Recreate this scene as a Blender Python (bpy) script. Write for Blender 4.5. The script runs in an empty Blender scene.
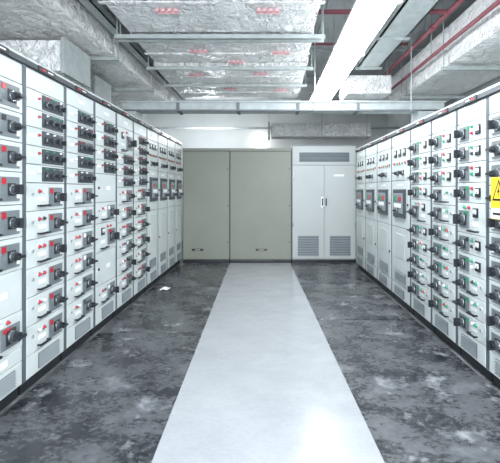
import bpy, math, random
from mathutils import Vector, noise
random.seed(7)
S = bpy.context.scene
try:
    S.view_settings.view_transform = 'Standard'
    S.view_settings.look = 'None'
    S.view_settings.exposure = 0.42
except Exception: pass

# ---------------------------------------------------------------- materials
def new_mat(name):
    m = bpy.data.materials.new(name); m.use_nodes = True
    nt = m.node_tree; b = nt.nodes['Principled BSDF']
    return m, nt, b
def simple(name, col, rough=0.5, metal=0.0, var=0.06, scale=6.0, bump=0.0, spec=0.5):
    m, nt, b = new_mat(name)
    b.inputs['Roughness'].default_value = rough
    b.inputs['Metallic'].default_value = metal
    b.inputs['Specular IOR Level'].default_value = spec
    tc = nt.nodes.new('ShaderNodeTexCoord')
    n = nt.nodes.new('ShaderNodeTexNoise'); n.inputs['Scale'].default_value = scale
    n.inputs['Detail'].default_value = 4
    nt.links.new(tc.outputs['Object'], n.inputs['Vector'])
    r = nt.nodes.new('ShaderNodeValToRGB')
    r.color_ramp.elements[0].position = 0.3; r.color_ramp.elements[1].position = 0.7
    r.color_ramp.elements[0].color = tuple(c*(1-var) for c in col)+(1,)
    r.color_ramp.elements[1].color = tuple(min(1,c*(1+var)) for c in col)+(1,)
    nt.links.new(n.outputs['Fac'], r.inputs['Fac'])
    nt.links.new(r.outputs['Color'], b.inputs['Base Color'])
    if bump:
        bp = nt.nodes.new('ShaderNodeBump'); bp.inputs['Strength'].default_value = bump
        bp.inputs['Distance'].default_value = 0.01
        nt.links.new(n.outputs['Fac'], bp.inputs['Height'])
        nt.links.new(bp.outputs['Normal'], b.inputs['Normal'])
    return m
def emis(name, col, st):
    m, nt, b = new_mat(name)
    b.inputs['Base Color'].default_value = col+(1,)
    b.inputs['Emission Color'].default_value = col+(1,)
    b.inputs['Emission Strength'].default_value = st
    return m
M = {}
M['cab']   = simple('cabinet_paint', (0.56,0.60,0.595), 0.42, 0, 0.05, 3)
M['cabR']  = simple('cabinet_paint_cool', (0.59,0.65,0.66), 0.42, 0, 0.04, 3)
M['plate'] = simple('drawer_plate', (0.595,0.64,0.638), 0.38, 0, 0.05, 5)
M['groove']= simple('seam_grey', (0.12,0.14,0.15), 0.6)
M['trim']  = simple('cabinet_side_trim', (0.10,0.12,0.135), 0.45)
M['black'] = simple('black_plastic', (0.014,0.017,0.022), 0.35)
M['dgrey'] = simple('dark_grey_plastic', (0.05,0.06,0.07), 0.4)
M['switch']= simple('switch_mount_grey', (0.17,0.195,0.21), 0.4)
M['steel'] = simple('bright_steel', (0.7,0.72,0.74), 0.25, 0.8)
M['white'] = simple('white_label', (0.85,0.87,0.87), 0.5)
M['red']   = simple('red_lens', (0.45,0.02,0.035), 0.3)
M['green'] = simple('green_lens', (0.01,0.27,0.13), 0.3)
M['yellow']= simple('yellow_sign', (0.90,0.62,0.03), 0.45)
M['olive'] = simple('olive_enclosure', (0.255,0.268,0.228), 0.5, 0, 0.04, 2)
M['greycab']= simple('grey_cabinet', (0.48,0.51,0.505), 0.45, 0, 0.03, 2)
M['louver']= simple('louver_grey', (0.24,0.27,0.29), 0.5)
M['galv']  = simple('galvanised_steel', (0.38,0.42,0.42), 0.45, 0.1, 0.12, 12)
M['angle'] = simple('angle_iron', (0.13,0.14,0.15), 0.55, 0.2, 0.15, 10)
M['redpipe']= simple('red_pipe_paint', (0.22,0.055,0.075), 0.45)
M['print'] = simple('red_print', (0.66,0.36,0.38), 0.5)
M['wall']  = simple('wall_plaster', (0.62,0.645,0.64), 0.8, 0, 0.06, 1.5, 0.2)
M['ceil']  = simple('ceiling_concrete', (0.52,0.54,0.55), 0.85, 0, 0.15, 2.0, 0.3)
M['tube']  = emis('lamp_diffuser', (0.92,0.97,1.0), 21)
M['bulb']  = emis('bulb_glow', (1.0,0.99,0.92), 14)
M['lampbody']= simple('lamp_body_white', (0.8,0.82,0.82), 0.4)
M['fabric']= simple('dark_cable', (0.03,0.03,0.035), 0.6)

def foil():
    m, nt, b = new_mat('wrinkled_foil')
    b.inputs['Metallic'].default_value = 0.07
    b.inputs['Roughness'].default_value = 0.33
    b.inputs['Specular IOR Level'].default_value = 0.8
    tc = nt.nodes.new('ShaderNodeTexCoord')
    n1 = nt.nodes.new('ShaderNodeTexNoise'); n1.inputs['Scale'].default_value=9; n1.inputs['Detail'].default_value=6; n1.inputs['Distortion'].default_value=1.2
    v = nt.nodes.new('ShaderNodeTexVoronoi'); v.feature='DISTANCE_TO_EDGE'; v.inputs['Scale'].default_value=7
    mx = nt.nodes.new('ShaderNodeVectorMath'); mx.operation='ADD'
    sc = nt.nodes.new('ShaderNodeVectorMath'); sc.operation='SCALE'; sc.inputs['Scale'].default_value=0.25
    nt.links.new(tc.outputs['Object'], n1.inputs['Vector'])
    nt.links.new(n1.outputs['Color'], sc.inputs[0])
    nt.links.new(tc.outputs['Object'], mx.inputs[0]); nt.links.new(sc.outputs[0], mx.inputs[1])
    nt.links.new(mx.outputs[0], v.inputs['Vector'])
    ad = nt.nodes.new('ShaderNodeMath'); ad.operation='MULTIPLY_ADD'; ad.inputs[1].default_value=1.2
    nt.links.new(v.outputs['Distance'], ad.inputs[0]); nt.links.new(n1.outputs['Fac'], ad.inputs[2])
    bp = nt.nodes.new('ShaderNodeBump'); bp.inputs['Strength'].default_value=0.95; bp.inputs['Distance'].default_value=0.055
    nt.links.new(ad.outputs[0], bp.inputs['Height']); nt.links.new(bp.outputs['Normal'], b.inputs['Normal'])
    r = nt.nodes.new('ShaderNodeValToRGB')
    r.color_ramp.elements[0].position=0.3; r.color_ramp.elements[0].color=(0.78,0.80,0.81,1)
    r.color_ramp.elements[1].position=0.62; r.color_ramp.elements[1].color=(0.96,0.96,0.95,1)
    nt.links.new(n1.outputs['Fac'], r.inputs['Fac']); nt.links.new(r.outputs['Color'], b.inputs['Base Color'])
    return m
M['foil'] = foil()

def floor_mat(name, dark, light, p0, p1, rough0, rough1, sc=1.6, spec=.5, ro=.6, fine=.25, det=7, smudge=0.0):
    m, nt, b = new_mat(name)
    b.inputs['Specular IOR Level'].default_value=spec
    tc = nt.nodes.new('ShaderNodeTexCoord')
    n1 = nt.nodes.new('ShaderNodeTexNoise'); n1.inputs['Scale'].default_value=sc; n1.inputs['Detail'].default_value=det; n1.inputs['Roughness'].default_value=ro; n1.inputs['Distortion'].default_value=0.3
    n2 = nt.nodes.new('ShaderNodeTexNoise'); n2.inputs['Scale'].default_value=sc*11; n2.inputs['Detail'].default_value=4
    mp = nt.nodes.new('ShaderNodeMapping'); mp.inputs['Scale'].default_value=(1.0,1.3,1.0); mp.inputs['Rotation'].default_value=(0,0,.25)
    nt.links.new(tc.outputs['Object'], mp.inputs['Vector'])
    nt.links.new(mp.outputs[0], n1.inputs['Vector']); nt.links.new(mp.outputs[0], n2.inputs['Vector'])
    a = nt.nodes.new('ShaderNodeMath'); a.operation='MULTIPLY_ADD'; a.inputs[1].default_value=fine
    nt.links.new(n2.outputs['Fac'], a.inputs[0]); 
    h = nt.nodes.new('ShaderNodeMath'); h.operation='MULTIPLY'; h.inputs[1].default_value=1-fine
    nt.links.new(n1.outputs['Fac'], h.inputs[0]); nt.links.new(h.outputs[0], a.inputs[2])
    r = nt.nodes.new('ShaderNodeValToRGB')
    r.color_ramp.elements[0].position=p0; r.color_ramp.elements[0].color=dark+(1,)
    r.color_ramp.elements[1].position=p1; r.color_ramp.elements[1].color=light+(1,)
    nt.links.new(a.outputs[0], r.inputs['Fac'])
    col=r.outputs['Color']
    if smudge>0:
        # sparse pale dust smudges: big blobs broken up by fine noise
        n3 = nt.nodes.new('ShaderNodeTexNoise'); n3.inputs['Scale'].default_value=3.4; n3.inputs['Detail'].default_value=5; n3.inputs['Roughness'].default_value=.7
        nt.links.new(tc.outputs['Object'], n3.inputs['Vector'])
        r3 = nt.nodes.new('ShaderNodeMapRange'); r3.inputs['From Min'].default_value=.56; r3.inputs['From Max'].default_value=.74; r3.inputs['To Max'].default_value=smudge
        nt.links.new(n3.outputs['Fac'], r3.inputs['Value'])
        mix = nt.nodes.new('ShaderNodeMix'); mix.data_type='RGBA'
        nt.links.new(r3.outputs[0], mix.inputs[0]); nt.links.new(col, mix.inputs[6]); mix.inputs[7].default_value=(.50,.52,.55,1)
        col=mix.outputs[2]
    nt.links.new(col, b.inputs['Base Color'])
    rr = nt.nodes.new('ShaderNodeMapRange'); rr.inputs['From Min'].default_value=p0; rr.inputs['From Max'].default_value=p1
    rr.inputs['To Min'].default_value=rough0; rr.inputs['To Max'].default_value=rough1
    nt.links.new(a.outputs[0], rr.inputs['Value']); nt.links.new(rr.outputs[0], b.inputs['Roughness'])
    bp = nt.nodes.new('ShaderNodeBump'); bp.inputs['Strength'].default_value=0.1; bp.inputs['Distance'].default_value=0.003
    nt.links.new(n2.outputs['Fac'], bp.inputs['Height']); nt.links.new(bp.outputs['Normal'], b.inputs['Normal'])
    return m
M['floor'] = floor_mat('floor_concrete', (0.05,0.055,0.06), (0.22,0.23,0.24), 0.4, 0.65, 0.4, 0.6)
M['rubber']= floor_mat('dusty_rubber', (0.016,0.019,0.024), (0.20,0.21,0.225), 0.42, 0.72, 0.22, 0.45, 2.3, .7, .66, .28, 8, .75)
M['walk']  = floor_mat('walkway_vinyl', (0.345,0.36,0.385), (0.40,0.415,0.44), 0.38, 0.62, 0.17, 0.24, 3.0, .9, .65, .3, 8)

# ---------------------------------------------------------------- mesh builder
class MB:
    def __init__(s, fn=None):
        s.v=[]; s.f=[]; s.m=[]; s.names=[]; s.fn=fn or (lambda a,b,c:(a,b,c)); s.sm=[]
    def mi(s, n):
        if n not in s.names: s.names.append(n)
        return s.names.index(n)
    def add(s, vs, fs, mat, smooth=False):
        o=len(s.v); s.v += [s.fn(*p) for p in vs]
        k=s.mi(mat)
        for f in fs: s.f.append([i+o for i in f]); s.m.append(k); s.sm.append(smooth)
    def box(s, a0,a1,b0,b1,c0,c1, mat):
        vs=[(a,b,c) for a in(a0,a1) for b in(b0,b1) for c in(c0,c1)]
        s.add(vs,[(0,1,3,2),(4,6,7,5),(0,4,5,1),(2,3,7,6),(0,2,6,4),(1,5,7,3)],mat)
    def plate(s, u0,u1,z0,z1,n0,n1,mat,ch=0.006):
        vs=[(u0,n0,z0),(u1,n0,z0),(u1,n0,z1),(u0,n0,z1),
            (u0,n1-ch*.7,z0),(u1,n1-ch*.7,z0),(u1,n1-ch*.7,z1),(u0,n1-ch*.7,z1),
            (u0+ch,n1,z0+ch),(u1-ch,n1,z0+ch),(u1-ch,n1,z1-ch),(u0+ch,n1,z1-ch)]
        fs=[(3,2,1,0),(8,9,10,11)]
        for i in range(4):
            j=(i+1)%4; fs.append((i,j,4+j,4+i)); fs.append((4+i,4+j,8+j,8+i))
        s.add(vs,fs,mat)
    def cyl(s, c, ax, r, h, mat, seg=12, r2=None):
        r2=r if r2 is None else r2
        vs=[]
        for k,(t,rr) in enumerate(((0,r),(h,r2))):
            for i in range(seg):
                a=2*math.pi*i/seg; x=rr*math.cos(a); y=rr*math.sin(a)
                if ax==0: p=(c[0]+t,c[1]+x,c[2]+y)
                elif ax==1: p=(c[0]+x,c[1]+t,c[2]+y)
                else: p=(c[0]+x,c[1]+y,c[2]+t)
                vs.append(p)
        fs=[(i,(i+1)%seg,seg+(i+1)%seg,seg+i) for i in range(seg)]
        s.add(vs,fs,mat,True)
        s.add(vs,[tuple(range(seg)),tuple(range(seg,2*seg))],mat)
    def quilt(s,x0,x1,y0,y1,z0,z1,mat,res=0.08,amp=0.032):
        def grid(o,du,dv,lu,lv,nrm):
            nu=max(2,int(lu/res)); nv=max(2,int(lv/res)); vs=[]; fs=[]
            for i in range(nu+1):
                for j in range(nv+1):
                    p=Vector(o)+Vector(du)*(lu*i/nu)+Vector(dv)*(lv*j/nv)
                    e=min(i,nu-i,1)*min(j,nv-j,1)
                    d=noise.noise(p*3.1)*amp*.7 + noise.noise(p*8.3)*amp*.6 + (amp*.4 if e else 0)
                    p+=Vector(nrm)*d*e
                    vs.append(tuple(p))
            for i in range(nu):
                for j in range(nv):
                    a=i*(nv+1)+j; fs.append((a,a+1,a+nv+2,a+nv+1))
            s.add(vs,fs,mat,True)
        X,Y,Z=x1-x0,y1-y0,z1-z0
        grid((x0,y0,z0),(1,0,0),(0,1,0),X,Y,(0,0,-1)); grid((x0,y0,z1),(1,0,0),(0,1,0),X,Y,(0,0,1))
        grid((x0,y0,z0),(0,1,0),(0,0,1),Y,Z,(-1,0,0)); grid((x1,y0,z0),(0,1,0),(0,0,1),Y,Z,(1,0,0))
        grid((x0,y0,z0),(1,0,0),(0,0,1),X,Z,(0,-1,0)); grid((x0,y1,z0),(1,0,0),(0,0,1),X,Z,(0,1,0))
    def done(s,name):
        import bmesh
        xs=[p[0] for p in s.v]; ys=[p[1] for p in s.v]; zs=[p[2] for p in s.v]
        o=Vector(((min(xs)+max(xs))/2,(min(ys)+max(ys))/2,min(zs)))
        me=bpy.data.meshes.new(name)
        me.from_pydata([tuple(Vector(p)-o) for p in s.v],[],s.f)
        for n in s.names: me.materials.append(M[n])
        for i,p in enumerate(me.polygons): p.material_index=s.m[i]; p.use_smooth=s.sm[i]
        bm=bmesh.new(); bm.from_mesh(me); bmesh.ops.recalc_face_normals(bm,faces=bm.faces); bm.to_mesh(me); bm.free()
        ob=bpy.data.objects.new(name,me); ob.location=o; S.collection.objects.link(ob)
        return ob

def boxobj(name,x0,x1,y0,y1,z0,z1,mat):
    b=MB(); b.box(x0,x1,y0,y1,z0,z1,mat); return b.done(name)

# ---------------------------------------------------------------- room
CH=3.75; YB=11.6; YN=-3.6; XL=-3.3; XR=3.3
boxobj('floor',XL,XR,YN,YB,-0.1,0,'floor')
boxobj('ceiling',XL,XR,YN,YB,CH,CH+0.1,'ceil')
boxobj('wall_left',XL-0.1,XL,YN,YB,0,CH,'wall')
boxobj('wall_right',XR,XR+0.1,YN,YB,0,CH,'wall')
boxobj('wall_back',XL-0.1,XR+0.1,YB,YB+0.1,0,CH,'wall')
for i,y in enumerate((1.2,4.4,8.7)):
    boxobj('ceiling_beam',XL,XR,y,y+0.3,CH-0.14,CH,'ceil')

def mat_piece(x0,x1,y0,y1):
    b=MB(); ch=.003
    b.box(x0,x1,y0,y1,0,0.004,'rubber'); b.box(x0+ch,x1-ch,y0+ch,y1-ch,0.004,0.006,'rubber'); b.done('rubber_mat')
for (y0,y1) in ((-1.5,1.6),(1.62,4.1),(4.12,8.0)): mat_piece(-1.655,-0.02,y0,y1)
for (y0,y1) in ((-1.5,1.8),(1.82,4.5),(4.52,8.0)): mat_piece(0.0,1.59,y0,y1)
b=MB()
yn,yf=-0.8,7.98
def cx(y): return 0.0-0.155*(y-2.15)/(8.05-2.15)
N=12
vs=[];fs=[]
for i in range(N+1):
    y=yn+(yf-yn)*i/N; c=cx(y); w=0.597-0.02*(y-2.15)/5.9
    for zz,ins in ((0.006,0),(0.012,0.003)):
        vs+= [(c-w+ins,y,zz),(c+w-ins,y,zz)]
for i in range(N):
    a=i*4; n=a+4
    fs+=[(a+2,a+3,n+3,n+2),(a,n,n+1,a+1),(a,a+2,n+2,n),(a+1,n+1,n+3,a+3)]
fs+=[(0,1,3,2),(N*4,N*4+2,N*4+3,N*4+1)]
b.add(vs,fs,'walk'); b.done('walkway_runner')

# ---------------------------------------------------------------- switchgear parts
def knob(b,u,z,r=0.024,n=0.02,s=1.0,col='black'):
    b.plate(u-r*1.35,u+r*1.35,z-r*1.35,z+r*1.35,n-.004,n+.010,'black',.004)
    b.cyl((u,n+.008,z),1,r*1.12,0.008,'steel',12)
    b.cyl((u,n+.014,z),1,r,0.018*s,'dgrey',12)
    b.cyl((u,n+.030*s,z),1,r*.82,0.016*s,col,12)
    if random.random()<0.5: b.box(u-r*.25,u+r*.25,n+.03*s,n+.062*s,z-r*1.1,z+r*1.1,col)
    else: b.box(u-r*1.1,u+r*1.1,n+.03*s,n+.062*s,z-r*.25,z+r*.25,col)
def lamp(b,u,z,c,r=.011,n=.018):
    b.cyl((u,n-.003,z),1,r*1.25,.008,'steel',10); b.cyl((u,n+.005,z),1,r,.014,c,10,r*.7)
def meter(b,u,z,s=.04,n=.018):
    b.plate(u-s,u+s,z-s,z+s,n-.004,n+.012,'black',.005)
    b.box(u-s*.72,u+s*.72,n+.011,n+.0135,z-s*.25,z+s*.72,'white')
    b.box(u-s*.3,u+s*.35,n+.0135,n+.0145,z-s*.1,z+s*.05,'black')
def pull(b,u,z,w=.07,n=.018):
    b.box(u-w/2,u-w/2+.008,n-.002,n+.028,z-.006,z+.006,'black')
    b.box(u+w/2-.008,u+w/2,n-.002,n+.028,z-.006,z+.006,'black')
    b.box(u-w/2,u+w/2,n+.022,n+.032,z-.007,z+.007,'black')
def vent(b,u0,u1,z0,z1,n=.018,k=6,mat='louver'):
    b.box(u0,u1,n-.006,n+.002,z0,z1,'trim')
    h=(z1-z0)/k
    for i in range(k):
        zz=z0+i*h
        b.add([(u0,n+.001,zz+h*.75),(u1,n+.001,zz+h*.75),(u1,n+.012,zz+h*.2),(u0,n+.012,zz+h*.2),
               (u0,n+.001,zz+h*.15),(u1,n+.001,zz+h*.15)],[(0,1,2,3),(3,2,5,4)],mat)
def carcass(b,w,H,body,D=0.75):
    b.box(0,w,-D,0,0.09,H-.055,body)
    b.box(.01,w-.01,-D,-.02,0,0.09,'black')
    b.box(0,.024,-.002,.014,.09,H-.055,'trim'); b.box(w-.016,w,-.002,.014,.09,H-.055,'trim')
    b.box(.024,w-.016,-.001,.004,.09,H-.06,'groove')
    b.box(-.0,w,-D,.03,H-.055,H-.02,'dgrey')
    b.box(.0,w,-D+.02,.022,H-.02,H,body)
U0=.030; UE=.022
def drawer(b,u0,u1,z0,z1,kind,lamps,kn,acc):
    b.plate(u0,u1,z0+.0025,z1-.0025,.0,.018,'plate',.003)
    zc=(z0+z1)/2; h=z1-z0; W=u1-u0
    if kind=='s':
        b.box(u0+W*.36,u1-.02,.017,.023,zc-h*.40,zc+h*.40,'dgrey')
        for t in (.47,.66,.85):
            knob(b,u0+W*t,zc-.010,.0165,.022,.8,kn)
            lamp(b,u0+W*t,zc+h*.29,random.choice(('white','steel','white','green','red')),.007,.022)
        lamp(b,u0+W*.27,zc+h*.12,lamps[0],.010)
        b.box(u0+W*.06,u0+W*.20,.017,.02,zc-.008,zc+.012,'white')
    elif kind in 'dm':
        b.box(u0+W*.54,u0+W*.92,.017,.024,zc-h*.38,zc+h*.34,'switch')
        b.box(u0+W*.56,u0+W*.64,.023,.028,zc+h*.12,zc+h*.30,acc)
        b.box(u0+W*.86,u0+W*.91,.023,.027,zc-h*.30,zc-h*.12,'white')
        knob(b,u0+W*.75,zc-h*.03,.029,.022,1.25,kn)
        if kind=='m':
            meter(b,u0+W*.22,zc+h*.02,.036)
            for i,c in enumerate(lamps): lamp(b,u0+W*.42,zc+h*(.22-.30*i),c,.0135)
        else:
            for i,c in enumerate(lamps): lamp(b,u0+W*(.28+.12*i),zc+h*.20,c,.0135)
            b.box(u0+W*.28,u0+W*.46,.017,.0205,zc-h*.16,zc-h*.02,'white')
            b.cyl((u0+W*.12,.016,zc+h*.1),1,.012,.01,'steel',10)
            pull(b,u0+W*.37,zc-h*.32,W*.26)
    elif kind=='D':
        meter(b,u0+W*.30,zc+h*.20,.036)
        b.box(u0+W*.54,u0+W*.92,.017,.026,zc-h*.32,zc+h*.24,'switch')
        knob(b,u0+W*.73,zc-h*.04,.036,.024,1.35,kn)
        b.box(u0+W*.58,u0+W*.72,.026,.032,zc+h*.11,zc+h*.21,acc)
        for i,c in enumerate(lamps): lamp(b,u0+W*(.52+.16*i),zc+h*.35,c,.0135)
        b.box(u0+W*.22,u0+W*.42,.017,.0205,zc-h*.22,zc-h*.10,'white')
        pull(b,u0+W*.35,zc-h*.38,W*.3)
def header(b,w,H):
    b.plate(U0,w-UE,H-.20,H-.068,0,.016,'plate',.004)
    b.box(w*.26,w*.66,.030,.036,H-.055,H-.018,'black')
    b.box(w*.32,w*.42,.036,.038,H-.045,H-.030,'red')
    b.box(w*.47,w*.60,.036,.038,H-.042,H-.032,'white')
    b.box(w*.40,w*.62,.015,.019,H-.15,H-.12,'white')
def bottom(b,w):
    b.plate(U0,w-UE,.095,.25,0,.016,'plate',.004)
    vent(b,w*.30,w*.82,.115,.225,.016,6)
def drawer_cab(fn,w,H,body,layout,lampset,kn='black',acc='red'):
    b=MB(fn); carcass(b,w,H,body); header(b,w,H); bottom(b,w)
    z=H-.203; z_end=.253
    tot=sum(h for _,h in layout); sc=(z-z_end)/tot
    for kind,h in layout:
        h*=sc
        if kind=='b':
            b.plate(U0,w-UE,z-h+.002,z-.002,0,.016,'plate',.004)
            b.box(w*.52,w*.68,.015,.019,z-h*.5-.02,z-h*.5+.02,'white')
            b.cyl((w*.16,.014,z-h*.5),1,.013,.012,'black',10)
        else:
            a = acc if random.random()<.55 else random.choice(('black','dgrey','white'))
            drawer(b,U0,w-UE,z-h,z,kind,lampset(),kn,a)
        z-=h
    return b.done('switchgear_cabinet')
def breaker_cab(fn,w,H,body,variant=0):
    b=MB(fn); carcass(b,w,H,body); header(b,w,H); bottom(b,w)
    z1=H-.205; z0=z1-.42
    b.plate(U0,w-UE,z0,z1,0,.018,'plate',.005)
    for t in (.27,.5,.73): meter(b,w*t,z1-.09,.044 if variant==0 else .038)
    for i,t in enumerate((.22,.36,.5,.64,.78)): lamp(b,w*t,z1-.215,('red','green','red','green','red')[i],.017)
    knob(b,w*.35,z1-.33,.024,.018); knob(b,w*.62,z1-.33,.024,.018)
    y1=z0-.006; y0=y1-.56
    b.plate(U0,w-UE,y0,y1,0,.018,'plate',.005)
    b.plate(w*.20,w*.80,y0+.12,y1-.10,.016,.045,'dgrey',.012)
    b.plate(w*.26,w*.74,y0+.17,y1-.15,.044,.052,'louver',.006)
    b.box(w*.30,w*.46,.05,.058,y1-.24,y1-.19,'red'); b.box(w*.54,w*.70,.05,.058,y1-.24,y1-.19,'green')
    b.box(w*.32,w*.68,.05,.056,y0+.24,y0+.29,'white')
    knob(b,w*.5,y0+.205,.02,.05)
    b.box(w*.36,w*.64,.017,.021,y1-.06,y1-.035,'white')
    q1=y0-.006; q0=.255
    b.plate(U0,w-UE,q0,q1,0,.018,'plate',.005)
    b.plate(w*.25,w*.75,(q0+q1)/2-.03,q1-.07,.016,.022,'cab',.01)
    vent(b,w*.22,w*.78,q0+.04,q0+.16,.018,5)
    for zz in ((q0+q1)/2,(y0+y1)/2,(z0+z1)/2): b.cyl((w*.1,.016,zz),1,.014,.014,'black',10)
    return b.done('switchgear_cabinet')

HL=2.31
def L(y): return lambda u,n,z: (-1.67+n, y+u, z)
lw=.578
def redset(): return random.choice((['red','green'],['red','white'],['red','red'],['red','black'],['white','red']))
layA=[('s',.125)]*5+[('d',.19)]*6
layB=[('D',.28),('s',.125),('s',.125),('s',.125),('d',.19),('d',.19),('d',.19),('d',.19),('d',.19),('d',.19)]
layC=[('s',.125)]*4+[('b',.26),('d',.19),('D',.26),('b',.3),('d',.19)]
layD=[('D',.27)]*3+[('d',.19)]*3+[('D',.27)]
for k in range(-3,9):
    y=2.85+lw*k; w=lw-.003
    if k<=-2: drawer_cab(L(y),w,HL,'cab',layD,redset)
    elif k==-1: drawer_cab(L(y),w,HL,'cab',[('d',.20)]*3+[('d',.22)]*3+[('b',.28),('D',.25),('b',.1)],redset)
    elif k==0: drawer_cab(L(y),w,HL,'cab',layA,redset)
    elif k==1: drawer_cab(L(y),w,HL,'cab',layA,redset)
    elif k==2: drawer_cab(L(y),w,HL,'cab',layC,redset)
    elif k==3: drawer_cab(L(y),w,HL,'cab',layB,redset)
    elif k==4: drawer_cab(L(y),w,HL,'cab',layA,redset)
    else: breaker_cab(L(y),w,HL,'cab',k%2)
HR=2.14
def R(y): return lambda u,n,z: (1.61-n, y+u, z)
def greenset(): return random.choice((['green','red'],['red','green'],['green','black'],['red','green'],['green','white']))
layR=[('m',.19)]*3+[('d',.19)]*7
layR2=[('m',.17)]*4+[('D',.26)]+[('m',.17)]*2+[('d',.17)]*3
ed=[1.25,1.85,2.45,3.05,3.55,4.1,4.7]
for i in range(6):
    drawer_cab(R(ed[i]),ed[i+1]-ed[i]-.003,HR,'cabR',layR2 if i%2 else layR,greenset,'black','green')
ed=[4.7,5.42,6.14,6.87,7.6]
for i in range(4): breaker_cab(R(ed[i]),ed[i+1]-ed[i]-.003,HR,'cabR',i%2)

# warning sign
b=MB(R(2.64))
b.plate(0,.20,1.205,1.485,.100,.104,'yellow',.002)
b.add([(.02,.1055,1.33),(.18,.1055,1.33),(.10,.1055,1.47)],[(0,1,2)],'black')
b.add([(.04,.1065,1.342),(.16,.1065,1.342),(.10,.1065,1.448)],[(0,1,2)],'yellow')
b.add([(.105,.1075,1.43),(.085,.1075,1.385),(.10,.1075,1.385),(.09,.1075,1.35),(.118,.1075,1.397),(.103,.1075,1.397)],[(0,1,2,5),(2,3,4,5)],'black')
b.box(.01,.19,.104,.1055,1.21,1.28,'white'); b.box(.03,.17,.1055,.1065,1.235,1.25,'black')
b.box(.005,.02,.018,.101,1.25,1.30,'dgrey'); b.box(.18,.195,.018,.101,1.25,1.30,'dgrey')
b.done('warning_sign')

# ---------------------------------------------------------------- far end enclosures
YF=8.07
def F(x): return lambda u,n,z: (x+u, YF-n, z)
def olive(x0,x1,lab):
    w=x1-x0-.004; b=MB(F(x0)); H=2.2
    b.box(0,w,-1.0,0,.06,H,'olive'); b.box(.01,w-.01,-1.0,-.01,0,.06,'black')
    b.box(0,w,0,.004,.06,H,'trim')
    b.plate(.012,w-.008,.07,H-.06,0,.024,'olive',.008)
    b.box(0,w,-.01,.03,H-.05,H,'olive')
    b.box(w*lab,w*lab+.22,.023,.027,.235,.275,'black'); b.box(w*lab+.06,w*lab+.16,.027,.028,.25,.258,'white')
    for z in (.4,1.1,1.8): b.cyl((w-.04,.022,z),1,.012,.008,'dgrey',10)
    b.done('transformer_enclosure')
olive(-1.64,-.735,.2); olive(-.735,.455,.42)
b=MB(F(.46)); w=1.235; H=2.26
b.box(0,w,-.9,0,.06,H,'greycab'); b.box(.01,w-.01,-.9,-.01,0,.06,'black')
b.box(0,w,0,.004,.06,H,'louver')
b.plate(.01,w-.01,1.88,H-.02,0,.018,'greycab',.005)
vent(b,.14,1.10,1.94,2.12,.018,7)
for (u0,u1) in ((.01,.614),(.620,w-.01)):
    b.plate(u0,u1,.08,1.87,0,.02,'greycab',.006)
    m=(u0+u1)/2; vent(b,m-.2,m+.2,.14,.52,.02,12)
    for z in (.7,1.6):
        uu=u0+.015 if u0<.3 else u1-.015
        b.cyl((uu,.02,z),2,.01,.08,'steel',8)
b.box(.57,.595,.018,.05,1.10,1.24,'black'); b.box(.64,.665,.018,.05,1.10,1.24,'black')
b.box(.56,.605,.018,.026,1.07,1.27,'steel')
b.box(.80,1.0,.019,.023,1.66,1.70,'white')
b.done('louvered_control_cabinet')

# ---------------------------------------------------------------- overhead services
def rods(b,pts,z0):
    for (x,y) in pts: b.cyl((x,y,z0),2,.007,CH-z0,'galv',8)
b=MB()
xl,xr=-1.42,.46; z0,z1=3.02,3.42
segs=[(1.0,2.9,0),(2.93,4.30,0),(4.46,5.45,.04),(5.5,6.35,.0),(6.4,7.45,.02)]
for (a,c,d) in segs:
    b.quilt(xl-(a-3)*.03,xr+(a-3)*.02,a,c,z0+d,z1,'foil')
for y in (2.915,4.34,4.44,5.475,6.375,7.47):
    b.box(xl-.16,xr+.13,y-.02,y+.02,z0-.055,z0-.018,'galv')
    rods(b,[(xl-.14,y),(xr+.11,y)],z0-.05)
b.box(xl,xr,4.3,4.46,z0+.06,z1,'angle')
for y in (3.6,4.95,5.95,6.9):
    b.box(xl-.03,xr+.03,y-.02,y+.02,z0-.02,z0-.008,'foil')
for (x,y) in ((-1.0,3.72),(-.1,3.72),(-.55,3.2),(-.9,4.8),(0.05,4.85),(-.5,5.2),(-1.1,5.8),(-.2,5.75),(-.7,6.6),(.1,6.7)):
    for j in range(4): b.box(x+j*.055,x+j*.055+.03,y,y+.025,z0-.036,z0-.010,'print')
    b.box(x,x+.2,y+.055,y+.06,z0-.036,z0-.010,'print')
b.done('foil_insulated_air_duct')
b=MB()
for (a,c) in ((1.0,3.2),(3.24,4.9),(4.94,6.4),(6.44,8.0)):
    b.quilt(-2.95,-1.81,a,c,2.98,3.45,'foil')
for y in (3.22,4.92,6.42):
    b.box(-3.05,-1.75,y-.02,y+.02,2.915,2.955,'galv'); rods(b,[(-3.03,y),(-1.76,y)],2.93)
b.done('foil_insulated_air_duct')
b=MB(); b.quilt(-3.25,-2.05,4.15,4.7,2.58,2.88,'foil'); b.box(-2.03,-2.0,4.12,4.73,2.55,2.90,'galv')
b.quilt(-3.25,-2.3,5.5,6.0,2.58,2.88,'foil'); b.box(-2.28,-2.25,5.47,6.03,2.55,2.90,'galv')
b.done('foil_branch_duct')
b=MB()
for (a,c) in ((1.2,3.3),(3.34,5.1),(5.14,6.7),(6.74,8.3)):
    b.quilt(2.2,3.1,a,c,2.93,3.4,'foil')
for y in (3.32,5.12,6.72):
    b.box(2.12,3.16,y-.02,y+.02,2.86,2.90,'galv'); rods(b,[(2.14,y),(3.14,y)],2.88)
b.done('foil_insulated_air_duct')
b=MB(); b.quilt(1.2,1.85,6.3,7.0,2.85,3.12,'foil'); b.box(1.15,1.9,6.6,6.64,2.78,2.81,'galv'); rods(b,[(1.17,6.62),(1.88,6.62)],2.8); b.done('foil_branch_duct')
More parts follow.
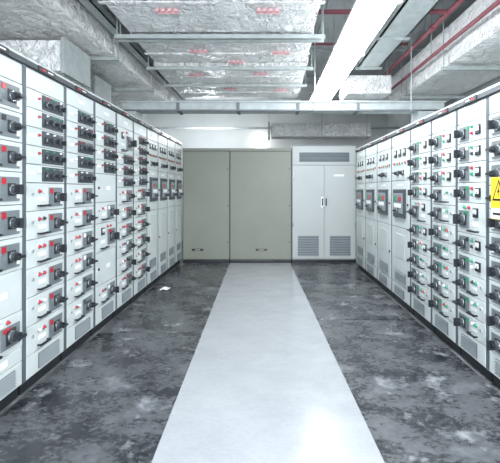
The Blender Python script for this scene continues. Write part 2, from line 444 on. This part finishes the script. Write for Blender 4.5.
b=MB(); b.quilt(.08,2.3,9.4,9.9,2.60,2.90,'foil'); b.box(.0,.04,9.38,9.92,2.58,2.92,'angle'); rods(b,[(.02,9.35),(1.2,9.35),(2.2,9.35)],2.58); b.done('foil_branch_duct')
b=MB()
b.box(-1.95,2.35,5.60,5.85,2.46,2.565,'galv'); b.box(-1.97,2.37,5.58,5.87,2.565,2.585,'galv'); b.box(-1.97,2.37,5.58,5.60,2.45,2.47,'angle')
for x in (-1.2,-.4,.4,1.2): b.box(x-.02,x+.02,5.585,5.865,2.45,2.59,'angle')
b.box(-2.0,-1.75,5.58,5.87,2.312,2.46,'galv'); b.box(2.0,2.3,5.58,5.87,2.142,2.46,'galv')
rods(b,[(.62,5.57),(1.9,5.57)],2.45)
b.done('busbar_bridge')
b=MB()
b.box(1.30,1.62,2.2,6.2,3.18,3.195,'galv')
for x in (1.30,1.60): b.box(x,x+.02,2.2,6.2,3.18,3.27,'galv')
for x in (1.36,1.43,1.50,1.56): b.cyl((x,2.2,3.225),1,.022,4.0,'fabric',8)
rods(b,[(x,y) for x in (1.285,1.635) for y in (3.2,4.9,6.1)],3.17)
for y in (3.2,4.9,6.1): b.box(1.27,1.65,y-.015,y+.015,3.15,3.18,'galv')
b.done('cable_tray')
b=MB()
b.box(-1.73,-1.62,1.5,8.2,3.12,3.135,'galv'); b.box(-1.73,-1.72,1.5,8.2,3.12,3.2,'galv'); b.box(-1.63,-1.62,1.5,8.2,3.12,3.2,'galv')
rods(b,[(-1.68,y) for y in (2,3.8,5.2,7.0)],3.13)
b.done('cable_tray')
b=MB()
b.cyl((.5,4.55,3.33),0,.026,1.45,'redpipe',14)
b.cyl((1.96,1.5,3.33),1,.030,7.2,'redpipe',14)
b.cyl((2.06,1.5,3.08),1,.022,7.2,'redpipe',14)
b.cyl((.62,5.9,3.45),0,.02,1.34,'redpipe',12)
for y in (3.1,5.0,7.2): b.cyl((1.96,y-.04,3.33),1,.040,.08,'redpipe',14)
for y in (3.2,5.2,7.0): b.cyl((1.96,y,3.33),2,.007,CH-3.33,'galv',8); b.cyl((2.06,y+.1,3.08),2,.007,CH-3.08,'galv',8)
b.cyl((1.12,4.55,3.18),2,.012,.15,'redpipe',8); b.cyl((1.12,4.55,3.16),2,.03,.008,'steel',10)
b.done('sprinkler_pipework')
b=MB()
for (y,z,r) in ((3.25,3.55,.02),(6.45,3.55,.02),(8.2,3.5,.03),(9.1,3.2,.035),(10.5,2.95,.03)):
    b.cyl((XL+.02,y,z),0,r,6.56,'galv',10)
b.cyl((.67,2.0,3.5),1,.014,9.5,'galv',8)
b.done('steel_conduit_run')

# ---------------------------------------------------------------- lights
LX=.88; LZ=2.88; q=.155  # diffuser shaped wider than the lamp to stand in for its bloom
ys=[-1.9,-.6,.7,2.0,3.3,4.6,5.9]
for y in ys:
    b=MB(); x=LX
    b.box(x-q,x+q,y,y+1.26,LZ+.055,LZ+.09,'lampbody'); b.box(x-q-.01,x+q+.01,y-.012,y,LZ-.02,LZ+.09,'lampbody'); b.box(x-q-.01,x+q+.01,y+1.26,y+1.272,LZ-.02,LZ+.09,'lampbody')
    pr=[(-q,.055),(-q+.005,.005),(-q*.6,-.03),(q*.6,-.03),(q-.005,.005),(q,.055)]
    vs=[(x+p,yy,LZ+r_) for yy in (y+.001,y+1.259) for p,r_ in pr]
    b.add(vs,[(i,i+1,i+7,i+6) for i in range(5)],'tube')
    for yy in (y+.2,y+1.0): b.cyl((x,yy,LZ+.09),2,.006,CH-LZ-.09,'galv',8)
    b.done('fluorescent_light')
def point(name,loc,p,r=.12,col=(.90,.95,1)):
    l=bpy.data.lights.new(name,'POINT'); l.energy=p; l.shadow_soft_size=r; l.color=col
    o=bpy.data.objects.new(name,l); o.location=loc; S.collection.objects.link(o)
point('rear_fill_light',(-.3,-2.4,1.7),680,.3)  # unseen fill light added behind the camera for even frontal brightness
point('far_room_lamp',(-1.4,10.0,2.7),70,.15)
b=MB(); b.cyl((-.2,YB-.06,2.72),1,.05,.06,'lampbody',14)
vs=[];fs=[]
for i in range(9):
    t=math.pi*i/8
    for j in range(14):
        a=2*math.pi*j/14; vs.append((-.2+.1*math.sin(t)*math.cos(a),YB-.15+.1*math.cos(t),2.72+.1*math.sin(t)*math.sin(a)))
for i in range(8):
    for j in range(14): fs.append((i*14+j,i*14+(j+1)%14,(i+1)*14+(j+1)%14,(i+1)*14+j))
b.add(vs,fs,'bulb',True); b.done('globe_wall_lamp')

b=MB(); vs=[];fs=[]
for i in range(6):
    for j in range(5): vs.append((-1.50+i*.025,5.82+j*.035,.008+.035*abs(noise.noise(Vector((i*1.3,j*1.7,2))))+.002))
for i in range(5):
    for j in range(4): a=i*5+j; fs.append((a,a+1,a+6,a+5))
b.add(vs,fs,'white'); b.done('crumpled_paper')

w=bpy.data.worlds.new('world'); S.world=w; w.use_nodes=True
w.node_tree.nodes['Background'].inputs[0].default_value=(.83,.91,1,1); w.node_tree.nodes['Background'].inputs[1].default_value=1.8

c=bpy.data.cameras.new('camera'); c.sensor_width=36; c.lens=420/500*36; c.shift_x=-.036; c.shift_y=-.083
c.clip_start=.05
o=bpy.data.objects.new('camera',c); o.location=(0,0,1.4); o.rotation_euler=(math.pi/2,0,0); S.collection.objects.link(o); S.camera=o
